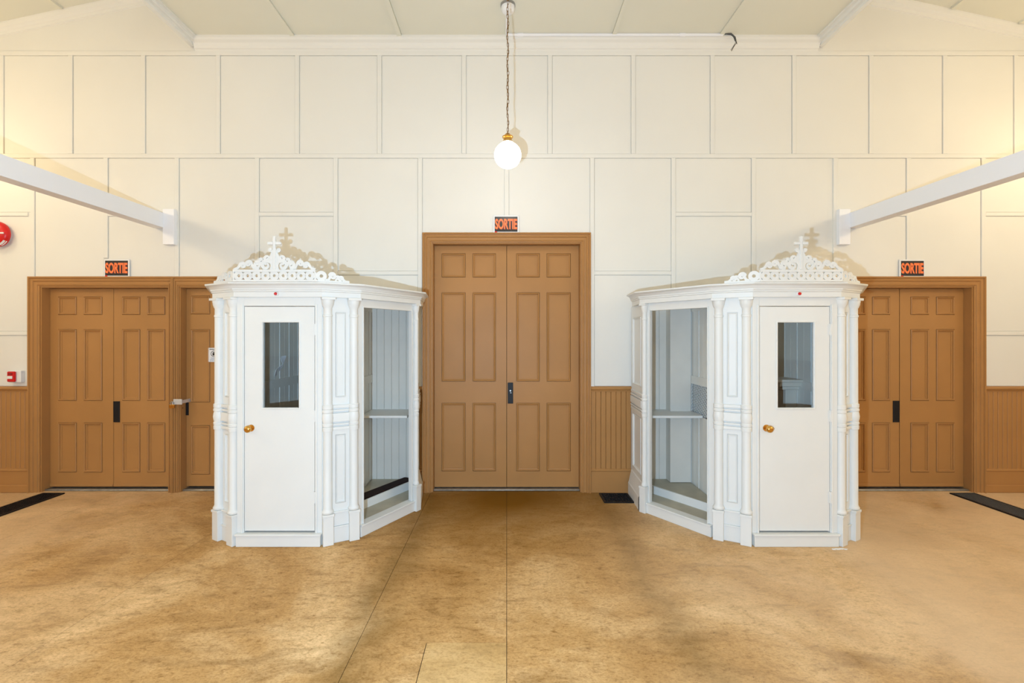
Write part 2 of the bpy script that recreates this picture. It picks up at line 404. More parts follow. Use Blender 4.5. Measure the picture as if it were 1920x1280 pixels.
def doorway(name, label, x0, x1, top, wl, wr, wt):
    d = thing(name, label, 'door', kind='structure')
    rs = []
    for f, y in CAS:
        rs.append([(x0-wl*f, y, 0), (x0-wl*f, y, top+wt*f), (x1+wr*f, y, top+wt*f), (x1+wr*f, y, 0)])
    MB().rings(rs, False).build('casing', M_BROWN, d)
    mb = MB(); t = .012
    mb.box(x0, x0+t, -.005, .2, 0, top); mb.box(x1-t, x1, -.005, .2, 0, top); mb.box(x0+t, x1-t, -.005, .2, top-t, top)
    mb.build('jamb', M_BROWN, d)
    MB().cbox(x0+t, x1-t, .02, .16, 0, .018, .008).build('threshold', M_STEEL, d)
    MB().box(x0, x1, .17, .2, 0, top).build('backing_board', M_VOID, d)
    return d
def rng(a, b, f): return tuple(sorted((f(a), f(b))))
T = .012
# middle doors
x0, x1, top = HOLES[2]
d1 = doorway('door_1', 'tall brown double door in the middle of the wall, under the central exit sign', x0, x1, top, wx(810)-wx(793), wx(1107)-wx(1090), .102)
rows = [rng(883, 755, dz), rng(715, 548, dz), rng(520, 475, dz)]
sp = dx(950)
l1 = leaf(d1, x0+T+.002, sp-.0025, .026, top-T-.003, [rng(828, 873, dx), rng(886, 930, dx)], rows)
l2 = leaf(d1, sp+.0025, x1-T-.002, .026, top-T-.003, [rng(968, 1012, dx), rng(1025, 1070, dx)], rows)
def lock(parent, xa, xb, ya, yb, key=True):
    xa, xb = rng(xa, xb, dx); za, zb = rng(ya, yb, dz)
    lk = MB().cbox(xa, xb, DP-.012, DP, za, zb, .003).build('lock_plate', M_BLACK, parent, label='black iron lock plate')
lk = lock(l2, 952, 962, 717, 756)
mb = MB(); cx, cz = dx(957), dz(737)
mb.lathe([(.010, 0), (.012, -.012), (.008, -.02)], (cx, DP-.011, cz+.03), 12, 'y'); mb.box(cx-.003, cx+.012, DP-.024, DP-.012, cz+.004, cz+.010)
mb.build('thumb_turn', M_STEEL, l2, 40)
# left pair
x0, x1, top = HOLES[0]; mull = (wx(337)-wx(318))/2
d2 = doorway('door_2', 'brown double door at far left, under the left exit sign', x0, x1, top, wx(77)-wx(58), mull-.0005, .102)
rows = [rng(885, 792, dz), rng(751, 617, dz), rng(590, 556, dz)]
sp = dx(213)
la = leaf(d2, x0+T+.002, sp-.0025, .03, top-T-.003, [rng(109, 144, dx), rng(157, 192, dx)], rows)
lb = leaf(d2, sp+.0025, x1-T-.002, .03, top-T-.003, [rng(229, 263, dx), rng(276, 310, dx)], rows)
lock(lb, 213.5, 225, 752, 791)
for q in ((la, x0+T+.003, sp-.004), (lb, sp+.004, x1-T-.003)):
    MB().cbox(q[1], q[2], DP-.01, DP, .03, .062, .004).build('kick_strip', M_BROWN, q[0])
# small single door
x0, x1, top = HOLES[1]
d3 = doorway('door_3', 'narrow brown single door half hidden behind the left white booth', x0, x1, top, mull-.0005, wx(485)-wx(462), .102)
ls = leaf(d3, x0+T+.002, x1-T-.002, .035, top-T-.003, [rng(358, 394, dx), rng(406, 442, dx)], [rng(889, 797, dz), rng(754, 617, dz), rng(589, 554, dz)])
lock(ls, 342.5, 354, 754, 778)
cx, cz = dx(345), dz(763)
MB().lathe([(.010, -.012), (.010, -.04), (.024, -.045), (.028, -.058), (.022, -.072), (.008, -.076)], (cx, DP, cz), 16, 'y').build('door_knob', M_BLACK, ls, 40)
hs = MB().cbox(wx(331), wx(347), -.052, -.044, wz(757), wz(747), .002)
hs.box(wx(345), wx(347), -.046, DP, wz(755), wz(749)); hs.tube([(wx(332), -.05, wz(752)), (wx(332), -.07, wz(752)), (wx(332), -.07, wz(757)), (wx(332), -.05, wz(757))], .004)
hs.build('hasp', M_HASP, d3, label='bright steel hasp')
pl = thing('padlock', 'small brass padlock hanging from the steel hasp of the narrow brown door', 'padlock', (wx(331.5), -.072, wz(763)))
MB().box(-.026, .026, -.011, .011, 0, .038).build('body', M_BRASS, pl, bevel=.004)
MB().tube([(-.017, 0, .036)]+[(-.017*math.cos(a), 0, .05+.017*math.sin(a)) for a in [PI*k/8 for k in range(9)]]+[(.017, 0, .036)], .0038).build('shackle', M_STEEL, pl, 40)
# right pair
x0, x1, top = HOLES[3]
d4 = doorway('door_4', 'brown double door at far right, under the right exit sign', x0, x1, top, .108, wx(1842)-wx(1823), .102)
sp = dx(1686.5)
lc = leaf(d4, x0+T+.002, sp-.004, .03, top-T-.003, [rng(1589, 1623, dx), rng(1635, 1669, dx)], rows)
ld = leaf(d4, sp+.004, x1-T-.002, .03, top-T-.003, [rng(1707, 1742, dx), rng(1755, 1790, dx)], rows)
lock(lc, 1674, 1685.5, 751, 791)
for q in ((lc, x0+T+.003, sp-.006), (ld, sp+.006, x1-T-.003)):
    MB().cbox(q[1], q[2], DP-.01, DP, .03, .062, .004).build('kick_strip', M_BROWN, q[0])

# ------------------------------------------------------------------ white beams on the side walls of the view
for s, lab in ((-1, 'white boxed beam running out from the wall on the left, near the red bell'), (1, 'white boxed beam running out from the wall on the right, above the right booth')):
    b = thing('beam', lab, 'beam', (s*3.66, 0, wz(415)), 'white beams either side')
    MB().box(*sorted((-s*.054, -s*.172)), -.06, -.006, wz(460)-wz(415), wz(394)-wz(415)).build('wall_plate', M_TRIMW, b, bevel=.004)
    MB().box(-.06, .06, RB, -.018, -.078, .078).build('beam_box', M_TRIMW, b, bevel=.003)
    MB().box(-.066, -.06, RB, -1.9, -.078, -.03).build('cover_strip', M_TRIMW, b)
    MB().box(.06, .066, RB, -1.9, -.078, -.03).build('cover_strip', M_TRIMW, b)

# ------------------------------------------------------------------ confessional booths
class Facet:
    def __init__(s, p, q, centre=(0, .7)):
        p, q = Vector(p), Vector(q); s.p = p; e = q-p; s.L = e.length; s.e = e.normalized()
        n = Vector((s.e.y, -s.e.x))
        if n.dot((p+q)/2-Vector(centre)) < 0: n = -n
        s.n = n
    def __call__(s, t, y, z):                   # y grows inwards, so -y faces out
        v = s.p+s.e*t-s.n*y; return (v.x, v.y, z)
def off_path(pts, o, centre=(0, .7)):
    """offset an open plan path outwards by o with mitred corners"""
    F = [Facet(a, b, centre) for a, b in zip(pts, pts[1:])]; out = []
    for i, p in enumerate(pts):
        if i == 0: v = Vector(p)+F[0].n*o
        elif i == len(pts)-1: v = Vector(p)+F[-1].n*o
        else:
            n = (F[i-1].n+F[i].n).normalized(); v = Vector(p)+n*(o/max(.3, n.dot(F[i].n)))
        out.append(v)
    return out
def sweep(mb, pts, prof):
    return mb.rings([[(v.x, v.y, z) for v in off_path(pts, o)] for o, z in prof], False)

COLUMN = [(.036, .245), (.044, .25), (.046, .262), (.040, .272), (.0345, .285), (.0335, .895), (.040, .897), (.041, .925), (.036, .93), (.041, .936), (.042, .952), (.037, .958), (.041, .975), (.0445, 1.0), (.041, 1.025), (.037, 1.04), (.042, 1.046), (.042, 1.062), (.036, 1.068), (.041, 1.074), (.041, 1.10), (.034, 1.106), (.0325, 1.80), (.036, 1.803), (.036, 1.818), (.032, 1.822), (.032, 1.87), (.038, 1.88), (.047, 1.905)]
CAPITAL = [(.044, 1.9045), (.048, 1.918), (.050, 1.935)]
def booth(cx, label, I, J, Jc, right):
    r = thing('confessional', label, 'booth', (cx, -1.34, 0), 'white confessional booths')
    A, B = (.335, .04), (.575, .18)
    neg = lambda p: (-p[0], p[1])
    W = M_WHITE
    # --- front: step, frame, door
    MB().box(-.33, .33, .002, .07, 0, .085).box(-.337, .337, -.008, .07, .085, .1).build('front_step', W, r, bevel=.004)
    mb = MB(); mb.box(-.335, -.279, .03, .065, .1, 1.955); mb.box(.279, .335, .03, .065, .1, 1.955); mb.box(-.279, .279, .03, .065, 1.886, 1.955)
    for a, b in ((-.3, -.285), (.285, .3)): mb.box(a, b, .022, .03, .1, 1.9)
    mb.build('door_frame', W, r, bevel=.003)
    wu0, wu1, wz0, wz1 = -.134, .153, 1.083, 1.757
    mb = MB()
    mb.box(-.275, wu0, .034, .066, .115, 1.881); mb.box(wu1, .275, .034, .066, .115, 1.881); mb.box(wu0, wu1, .034, .066, .115, wz0); mb.box(wu0, wu1, .034, .066, wz1, 1.881)
    dr = mb.build('booth_door', W, r)
    MB().rect_frame(wu0-.012, wu1+.012, wz0-.012, wz1+.012, [(0, .034), (0, .029), (.008, .027), (.0128, .032), (.0128, .066)]).build('window_bead', W, dr)
    MB().box(wu0+.0012, wu1-.0012, .048, .051, wz0+.0012, wz1-.0012).build('window_pane', M_GLASS, dr)
    kx = -.224
    MB().lathe([(.027, .0335), (.027, .029), (.012, .026), (.010, .006), (.020, -.002), (.028, -.014), (.027, -.026), (.016, -.036), (.004, -.038)], (kx, 0, .925), 18, 'y').build('door_knob', M_BRASS, dr, 45, label='round brass door knob')
    MB().lathe([(.014, .0335), (.014, .022), (.012, .016), (.004, .015)], (kx+.042 if right else kx-.012, 0, .922), 14, 'y').build('key_rosette', M_BRASS, dr, 45)
    for z in (.38, 1.02, 1.70):
        MB().box(.268, .29, .027, .034, z-.045, z+.045).lathe([(.006, z-.045), (.006, z+.045)], (.281, .026, 0), 8).build('hinge', W, dr)
    # --- both sides
    for s in (-1, 1):
        m = lambda p: (s*p[0], p[1])
        fc = Facet(m(A), m(B)); fs = Facet(m(B), m(I)); fr = Facet(m(I), m(J))
        # column facet
        L = fc.L
        mb = MB(fc); mb.box(0, L, 0, .03, 0, .31); mb.box(0, L, 0, .03, .86, 1.16); mb.box(0, L, 0, .03, 1.84, 1.955)
        mb.box(0, .10, 0, .03, .31, .86); mb.box(L-.10, L, 0, .03, .31, .86); mb.box(0, .10, 0, .03, 1.16, 1.84); mb.box(L-.10, L, 0, .03, 1.16, 1.84)
        cf = mb.build('pilaster', W, r)
        for z0, z1 in ((.31, .86), (1.16, 1.84)):
            MB(fc).box(.1, L-.1, .010, .028, z0, z1).build('panel', W, cf)
            MB(fc).rect_frame(.1, L-.1, z0, z1, [(0, .012), (.0022, .012), (.0027, -.003), (.007, -.004), (.010, .006), (.015, .008), (.0155, .011)]).build('panel_moulding', W, cf)
        mb = MB(fc)
        for z0, z1, o in ((.90, .925, .018), (.936, .952, .016), (.965, 1.035, .022), (1.046, 1.062, .016), (1.074, 1.1, .018)): mb.box(.07, L-.07, -o, 0, z0, z1)
        mb.build('waist_band', W, r, bevel=.004)
        mb = MB(fc); mb.box(.075, L-.075, -.012, 0, 0, .12); mb.box(.075, L-.075, -.02, 0, .12, .132); mb.box(.075, L-.075, -.008, 0, .132, .235); mb.box(.075, L-.075, -.018, 0, .235, .25)
        mb.build('plinth', W, r, bevel=.003)
        for t in (.038, L-.038):
            c = fc(t, -.010, 0)
            cl = MB().lathe(COLUMN, (c[0], c[1], 0), 20).build('column', W, r, 35)
            mb = MB(fc); mb.box(t-.040, t+.040, -.046, 0, 0, .225); mb.box(t-.045, t+.045, -.052, 0, .225, .245); mb.build('pedestal', W, cl, bevel=.003)
            mb = MB().lathe(CAPITAL, (c[0], c[1], 0), 20); cap = mb.build('capital', W, cl, 35)
            MB(fc).box(t-.052, t+.052, -.064, .0, 1.935, 1.954).build('abacus', W, cl, bevel=.002)
        # side facet with the open doorway
        L = fs.L
        mb = MB(fs); mb.box(0, .055, 0, .04, .1, 1.955); mb.box(L-.07, L, 0, .04, .1, 1.955); mb.box(.055, L-.07, 0, .04, 1.886, 1.955)
        mb.box(.045, .055, -.01, 0, .1, 1.896); mb.box(L-.08, L-.07, -.01, .02, .1, 1.896)
        mb.build('side_frame', W, r, bevel=.003)
        MB(fs).box(.012, L-.03, -.02, .06, 0, .085).box(.012, L-.03, -.03, .06, .085, .1).build('side_step', W, r, bevel=.004)
        # slim column at the back corner
        c = fs(L-.025, -.014, 0)
        cl = MB().lathe([(q*.68, z) for q, z in COLUMN], (c[0], c[1], 0), 16).build('column', W, r, 35)
        MB(fs).box(L-.056, L+.012, -.046, 0, 0, .225).box(L-.06, L+.016, -.05, 0, .225, .245).build('pedestal', W, cl, bevel=.003)
        MB().lathe([(q*.68, z) for q, z in CAPITAL], (c[0], c[1], 0), 16).build('capital', W, cl, 35)
        MB(fs).box(L-.062, L+.012, -.05, 0, 1.935, 1.954).build('abacus', W, cl, bevel=.002)
        # rear facet
        L = fr.L
        mb = MB(fr); p0, p1 = .1, L-.08
        mb.box(0, L, 0, .03, 0, .31); mb.box(0, L, 0, .03, .86, 1.16); mb.box(0, L, 0, .03, 1.84, 1.955)
        for z0, z1 in ((.31, .86), (1.16, 1.84)): mb.box(0, p0, 0, .03, z0, z1); mb.box(p1, L, 0, .03, z0, z1)
        rf = mb.build('rear_side', W, r)
        for z0, z1 in ((.31, .86), (1.16, 1.84)):
            MB(fr).box(p0, p1, .012, .028, z0, z1).build('panel', W, rf)
            MB(fr).rect_frame(p0, p1, z0, z1, [(0, .014), (.0022, .014), (.0027, -.004), (.008, -.005), (.013, .006), (.02, .009), (.0205, .013)]).build('panel_moulding', W, rf)
        mb = MB(fr)
        for z0, z1, o in ((.90, .925, .012), (.936, .952, .016), (.965, 1.035, .018), (1.046, 1.062, .016), (1.074, 1.1, .012)): mb.box(.03, L-.03, -o, 0, z0, z1)
        mb.build('waist_band', W, rf, bevel=.004)
        MB(fr).rings([[(t, y, z) for t in (.03, L-.03)] for y, z in ((0, 0), (-.04, 0), (-.04, .12), (-.034, .132), (-.03, .15), (-.012, .23), (-.008, .25), (0, .255))], False).build('plinth', W, rf)
    # --- entablature all the way round, roof
    path = [neg(Jc), neg(I), neg(B), neg(A), A, B, I, Jc]
    sweep(MB(), path, [(-.02, 1.955), (.038, 1.955), (.038, 1.993), (.041, 1.996)]).build('frieze', W, r)
    sweep(MB(), path, [(.038, 1.995), (.045, 1.998), (.045, 2.008), (.052, 2.011), (.053, 2.022), (.057, 2.026), (.060, 2.036), (.069, 2.046), (.084, 2.052), (.090, 2.054), (.090, 2.066), (-.03, 2.07)]).build('cornice', W, r, 30)
    rp = [(v.x, v.y) for v in off_path(path, -.015)]
    MB().prism(rp, 2.045, 2.062).build('roof_board', W, r)
    MB().lathe([(.016, -.015), (.016, -.024), (.013, -.028)], (0 if not right else -.004, 0, 1.976), 14, 'y').build('lamp_base', M_PLAST, r, 40)
    lo = MB().lathe([(.011, -.027), (.012, -.034), (.009, -.041), (.003, -.044)], (0, 0, 1.977), 14, 'y').build('indicator_lamp', M_RED, r, 40, label='small red lamp over the door')
    # --- interior
    inn = [(v.x, v.y) for v in off_path([neg(J), neg(I), neg(B), neg(A), A, B, I, J], -.035)]
    MB().prism(inn, .06, .09).build('floor_board', M_BFLOOR, r)
    yb = 1.296; n = 0
    uu = J[0]-.05; npl = round(2*uu/.0785); p = 2*uu/npl
    me = MB().cbox(.0008, p-.0008, -.012, 0, .09, 1.95, .003).mesh('plank', M_INNER)
    for k in range(npl): part_copy(me, 'plank', r, (-uu+k*p, yb, 0))
    MB().box(-uu, uu, yb, yb+.016, .0, 1.95).build('back_board', M_INNER, r)
    for s in (-1, 1):
        m = lambda q: (s*q[0], q[1])
        inner = (s == -1) if right else (s == 1)
        xa, xb = s*.365-.009, s*.365+.009
        v0, v1 = .10, 1.28
        PM = M_INNER_LIT
        lat = right and inner
        pl_ = MB().box(xa-.012, xb+.012, v0, v1, 1.17, 1.25).build('partition_rail', PM, r)
        MB().box(xa-.006, xb+.006, v0, v1, 1.90, 1.95).build('partition_rail', PM, r)
        MB().box(xa-.006, xb+.006, v0, v1, .09, .13).build('partition_rail', PM, r)
        nb = 12; pw = (v1-v0)/nb
        for k in range(nb):
            ya, yb2 = v0+k*pw+.0015, v0+(k+1)*pw-.0015
            MB().box(xa, xb, ya, yb2, 1.25, 1.90).build('plank', PM, pl_)
            z1 = .86 if lat and .72 < (ya+yb2)/2 < 1.22 else 1.17
            MB().box(xa, xb, ya, yb2, .13, z1).build('plank', PM, pl_)
            if k % 2 == 0: MB().box(xa-.005, xb+.005, yb2-.004, yb2+.004, .13, z1-.002).box(xa-.005, xb+.005, yb2-.004, yb2+.004, 1.25, 1.90).build('cover_bead', M_WHITE, pl_)
        if lat:
            mb = MB(); ly0, ly1, lz0, lz1 = .70, 1.19, .86, 1.17
            for d in (-1, 1):
                k = -1.0
                while k < 1.0:
                    pts = []
                    y0_, z0_ = ly0, lz0
                    for j in range(41):
                        y_ = ly0+(ly1-ly0)*j/40; z_ = (lz0+lz1)/2+d*(y_-(ly0+ly1)/2)+k*.5
                        if lz0 <= z_ <= lz1: pts.append((y_, z_))
                    if len(pts) > 1:
                        a, b = pts[0], pts[-1]; h = .006; o = .003*d
                        mb.add([(xa+.006+o, a[0], a[1]-h), (xa+.006+o, a[0], a[1]+h), (xa+.006+o, b[0], b[1]+h), (xa+.006+o, b[0], b[1]-h),
                                (xa+.009+o, a[0], a[1]-h), (xa+.009+o, a[0], a[1]+h), (xa+.009+o, b[0], b[1]+h), (xa+.009+o, b[0], b[1]-h)],
                               [(0, 1, 2, 3), (4, 5, 6, 7), (0, 1, 5, 4), (1, 2, 6, 5), (2, 3, 7, 6), (3, 0, 4, 7)])
                    k += .07
            MB().box(xa+.014, xa+.018, ly0, ly1, lz0, lz1).build('grille_shade', M_PAD, pl_)  # added dark sheet in the pad colour, stands for darkness behind the lattice
            mb.build('lattice', M_WHITE, pl_, kind='stuff')
        # penitent's side: shelf and kneeling step
        so = J[0]-.05
        if inner: 
            so2 = J[0]-.032
            a, b = sorted((s*.385, s*so2))
            MB().cbox(a, b, .86, yb-.013, .862, .886, .004).build('shelf', M_WHITE, r)
            for q in (a+.02, b-.05): MB().box(q, q+.03, 1.2, yb-.013, .80, .861).build('shelf_bracket', M_WHITE, r)
        # step parallel to the side opening
        fs = Facet(m(B), m(I))
        q0 = Vector(fs(.0, .26, 0)[:2]); q1 = Vector(fs(fs.L, .26, 0)[:2])
        def at_u(u):
            t = (u-q0.x)/(q1.x-q0.x); v = q0+(q1-q0)*t; return (v.x, v.y)
        def at_v(v):
            t = (v-q0.y)/(q1.y-q0.y); w_ = q0+(q1-q0)*t; return (w_.x, w_.y)
        pa = at_u(s*.385)
        ue = min(I[0]-.055, J[0]-.02+(I[0]-J[0])*.5)
        pb = at_u(s*ue)
        if pb[1] > yb-.02: pb = at_v(yb-.02)
        d = Vector((pb[0]-pa[0], pb[1]-pa[1])); nn = Vector((-d.y, d.x)).normalized()
        if nn.x*s > 0: nn = -nn                  # towards the partition
        e2 = lambda p_, k_: (p_[0]+nn.x*k_, p_[1]+nn.y*k_)
        def clampu(p_): return (p_[0] if abs(p_[0]) > .385 else s*.385, min(p_[1], yb-.014))
        MB().prism([pa, pb, clampu(e2(pb, .025)), clampu(e2(pa, .025))], .09, .165).build('kneeling_step', M_WHITE, r)
        pc, pd = (s*.385, pa[1]+.027/max(.2, abs(nn.y))), clampu(e2(pb, .026))
        if inner and not right:
            dd = (Vector(pb)-Vector(pa)).normalized()
            k0, k1 = Vector(pa)+dd*.16, Vector(pb)-dd*.05
            MB().prism([e2(k0, .03), e2(k1, .03), e2(k1, .15), e2(k0, .15)], .154, .172).build('kneeler_pad', M_PAD, r, bevel=.004, label='dark brown kneeler pad')
        MB().prism([pc, pd, (s*min(so, abs(pd[0])), yb-.014), (s*.385, yb-.014)], .09, .155).build('raised_floor', M_BFLOOR, r)
    if right:
        MB().box(-.60, -.39, 1.15, 1.28, .16, 1.94).build('boxed_duct', M_INNER, r)
        mb = MB(); 
        for a, z0, z1 in ((.10, .2, 1.17), (.15, 1.17, 1.20), (.19, 1.20, 1.24), (.23, 1.24, 1.265)): mb.box(.350-a, .350, .66-a*.75, .95+a*.5, z0, z1)
        mb.build('inner_ledge', M_INNER, r, bevel=.006)
    else:
        mb = MB(); mb.ribbon([(.66, 1.285), (.70, 1.31), (.76, 1.325), (.80, 1.38), (.83, 1.44), (.86, 1.46)], [.008, .03, .026, .014, .03, .006], 0, .004)
        sc = MB(); sc.v = [(-.348+.02*math.sin(p_[0]*60+p_[2]*35)+p_[1], p_[0], p_[2]) for p_ in mb.v]; sc.f = mb.f
        sc.build('torn_paper', M_PAPER, r, 40, label='torn curl of pale paper behind the window')
    # --- pierced crest with a cross
    cr = thing('crest', None, None); cr.parent = r; cr.location = (0, 0, 0)
    zb = 2.068; yo = -.055
    def F0(t, y, z): return (t, yo+y, zb+z)
    H = .092; TH = .014
    W2 = .318
    rail = MB(F0); rail.box(-W2, W2, 0, TH, 0, .016); rail.box(-W2, W2, -.004, TH+.004, H-.018, H)
    for x in (-W2, W2-.010): rail.box(x, x+.010, 0, TH, .016, H-.018)
    rail.build('crest_rail', W, cr)
    ring = MB().annulus(0, 0, .0365, .0115, .001, TH-.001, 22).mesh('ring', W)
    for k in range(9): part_copy(ring, 'ring', cr, ((k-4)*.0685, yo, zb+.046))
    cnt = [0]
    def spiral(c, r0, a0, turns, sgn, n=26, rin=.28):
        return [(c[0]+math.cos(a0+sgn*turns*2*PI*k/n)*r0*(1-(1-rin)*k/n), c[1]+math.sin(a0+sgn*turns*2*PI*k/n)*r0*(1-(1-rin)*k/n)) for k in range(n+1)]
    def scroll(tail, c, r0, a0, turns, sgn, wd, F, sx=1, eye=.009):
        pts = [*tail, *spiral(c, r0, a0, turns, sgn)]
        n = len(pts); ws = [1.45*wd*(.6+.4*math.sin(PI*min(1, (i+2)/(n*.75)))) for i in range(n)]
        cnt[0] += 1; q = .0006*(cnt[0] % 7)
        mb = MB(F); mb.ribbon([(sx*x, z) for x, z in pts], ws, .001+q, TH-.001+q*.5, 5e-5)
        e = pts[-1]; mb.disc(sx*e[0], e[1], eye, -.0012+q, TH+.0003+q, 12)
        mb.build('scroll', W, cr)
    for sx in (-1, 1):
        # volutes that climb the cross
        scroll([(.012, H+.000), (.014, H+.03), (.028, H+.058)], (.064, H+.034), .036, 2.2, 1.15, -1, .0095, F0, sx)
        scroll([(.012, H+.15), (.016, H+.125), (.024, H+.105)], (.054, H+.090), .029, 2.7, 1.2, 1, .009, F0, sx)
        scroll([(.010, H+.10), (.018, H+.14)], (.028, H+.155), .012, -2.2, .9, 1, .0075, F0, sx, .006)
        # running scroll along the rail
        scroll([(.062, H+.004), (.085, H+.012), (.102, H+.040)], (.130, H+.034), .027, 2.6, 1.15, -1, .0085, F0, sx)
        scroll([(.120, H+.006), (.160, H+.012), (.176, H+.045)], (.200, H+.046), .022, 3.0, 1.1, -1, .0085, F0, sx, .008)
        scroll([(.315, H+.003), (.285, H+.012), (.268, H+.034)], (.246, H+.032), .021, .3, 1.1, 1, .0085, F0, sx, .008)
        scroll([(.150, H+.060), (.118, H+.066)], (.100, H+.076), .012, -.6, .8, 1, .007, F0, sx, .006)
        # return piece on the slanting facet
        ff = Facet((sx*(A[0]-.02), yo), (sx*(B[0]+.02), yo+.15))
        FS = lambda t, y, z, ff=ff: (*ff(t, y, 0)[:2], zb+z)
        mb = MB(FS); mb.box(0, .255, 0, TH, 0, .014); mb.box(.0, .010, 0, TH, .014, H-.02); mb.build('crest_rail', W, cr)
        MB(FS).annulus(.046, .046, .040, .013, .001, TH-.001, 20).build('ring', W, cr)
        scroll([(.075, .016), (.100, .020), (.112, .045)], (.128, .048), .024, 2.7, 1.1, -1, .009, FS, 1, .008)
        scroll([(.255, .010), (.225, .012), (.205, .028)], (.188, .030), .018, .4, 1.0, 1, .0085, FS, 1, .007)
        scroll([(.15, .014), (.16, .03)], (.165, .045), .012, -1.6, .8, 1, .007, FS, 1, .006)
    ct = H+.258; ca = H+.203
    mb = MB(F0); mb.box(-.0105, .0105, -.004, TH+.004, H, ct); mb.box(-.052, -.0105, -.004, TH+.004, ca-.011, ca+.011); mb.box(.0105, .052, -.004, TH+.004, ca-.011, ca+.011)
    mb.build('cross', W, cr, bevel=.003)
    MB(F0).ribbon([(0, H), (0, H+.04), (0, H+.11), (0, H+.16)], [.036, .026, .024, .013], .002, TH-.002).build('cross_foot', W, cr)
    return r
b1 = booth(-1.79, 'white confessional booth left of the tall middle door', (.93, .83), (.865, 1.315), (.885, 1.235), False)
b2 = booth(2.27, 'white confessional booth right of the tall middle door, next to a floor grille', (.98, .78), (.955, 1.315), (.96, 1.12), True)

# ------------------------------------------------------------------ pendant lamps
def link_mesh():
    pts = []; a, rr = .011, .0068
    for k in range(7): q = PI*k/6; pts.append((rr*math.cos(q), 0, a+rr*math.sin(q)))
    for k in range(7): q = PI+PI*k/6; pts.append((rr*math.cos(q), 0, -a+rr*math.sin(q)))
    return MB().tube(pts, .0022, 5, True).mesh('chain_link', M_CHAIN, 60)
LINK = link_mesh()
def pendant(x, y, z, top, strength, label, fine):
    p = thing('pendant_lamp', label, 'lamp', (x, y, z-.12), 'globe pendant lamps')
    R = .116
    prof = [(.045, .112), (.05, .10)] + [(R*math.sin(a), R*math.cos(a)*.96) for a in [PI*(.15+.85*k/16) for k in range(17)]]
    prof[-1] = (.002, prof[-1][1])
    g = MB().lathe(prof, (0, 0, .12), 28).build('globe', emit_mat('lit opal glass %d' % int(strength), LAMP_COL if strength > 20 else (1, .95, .86), strength), p, 60, label='glowing white opal globe')
    MB().lathe([(.048, .100), (.045, .118), (.036, .132), (.036, .146), (.046, .150), (.047, .160), (.030, .168), (.018, .186), (.008, .192)], (0, 0, .12), 20).build('fitter', M_BRASS, p, 40)
    MB().tube([(0, 0, .31), (0, 0, .325)], .004).build('hook', M_CHAIN, p)
    zt = top-(z-.12); n = int((zt-.03-.325)/.0305)
    if fine:
        for k in range(n): part_copy(LINK, 'chain_link', p, (.004*math.sin(k*.9), 0, .338+k*.0305), (0, 0, (k % 2)*PI/2+.3))
    MB().tube([(.006*math.sin(k*.7), .006*math.cos(k*.7), .31+(zt-.31)*k/40) for k in range(41)], .0022 if fine else .006, 5).build('cord', M_CHAIN, p)
    MB().lathe([(.06, 0), (.058, -.012), (.03, -.024), (.008, -.03)], (0, 0, zt), 20).build('ceiling_rose', M_BRASS, p, 40)
pendant(.009, -.96, 3.205, SO, LAMP_MAIN, 'lit globe pendant on a long chain in front of the middle door', True)
for s in (-1, 1):
    side = 'left' if s < 0 else 'right'
    pendant(s*5.55, -.85, 3.5, aisle_h(5.55), LAMP_SIDE, 'lit globe pendant in the %s aisle by the front wall' % side, False)
    pendant(s*4.9, -2.9, 3.4, aisle_h(4.9), FILL_MID, 'added unseen fill globe in the %s aisle, three metres from the front wall' % side, False)  # out of view, added to brighten the side doors and floor
    pendant(s*5.2, -6.2, 3.3, aisle_h(5.2), FILL_REAR, 'added unseen fill globe in the %s aisle halfway down the room' % side, False)  # out of view behind the camera, added for warm ambient fill
    pendant(s*2.2, -8.8, 3.3, SO, FILL_REAR, 'added unseen fill globe at the rear, %s of the centre line' % side, False)  # also added behind the camera as warm fill

# ------------------------------------------------------------------ small things on the walls and ceiling
def text_mesh(name, body, w_, h_, mat, bold=.0):
    cu = bpy.data.curves.new(name, 'FONT'); cu.body = body; cu.offset = bold; cu.extrude = .02; cu.resolution_u = 4; cu.space_character = .98
    o = bpy.data.objects.new(name, cu); COL.objects.link(o)
    dg = bpy.context.evaluated_depsgraph_get(); me = bpy.data.meshes.new_from_object(o.evaluated_get(dg)); me.name = name
    bpy.data.objects.remove(o); bpy.data.curves.remove(cu)
    xs = [v.co.x for v in me.vertices]; ys = [v.co.y for v in me.vertices]
    ax, bx_, ay, by = min(xs), max(xs), min(ys), max(ys)
    for v in me.vertices: v.co = ((v.co.x-(ax+bx_)/2)/(bx_-ax)*w_, -v.co.z*.02, (v.co.y-(ay+by)/2)/(by-ay)*h_)
    me.materials.clear(); me.materials.append(mat); return me
TXT = text_mesh('lettering', 'SORTIE', .232, .112, M_ORANGE, .034)
TXS = text_mesh('letter_shadow', 'SORTIE', .232, .112, M_DKRED, .034)
for px, py, lab, tilt in ((222, 503, 'orange on black SORTIE exit sign above the far left double door', 0), (949, 421, 'orange on black SORTIE exit sign above the tall middle door', 0), (1707, 503.5, 'orange on black SORTIE exit sign above the far right double door', 0)):
    sg = thing('exit_sign', lab, 'sign', (wx(px), -.024, wz(py)), 'exit signs over the doors'); sg.rotation_euler = (0, tilt, 0)
    MB().cbox(-.135, .135, 0, .006, -.094, .094, .002).build('board', M_PLAST, sg)
    MB().box(-.120, .120, -.0012, 0, -.080, .078).build('black_print', M_SIGNB, sg)
    part_copy(TXS, 'letter_shadow', sg, (.0045, -.0016, -.003)); part_copy(TXT, 'lettering', sg, (-.001, -.0024, .001))
    MB().disc(-.108, -.088, .014, -.0022, -.0012).build('red_mark', M_RED, sg)
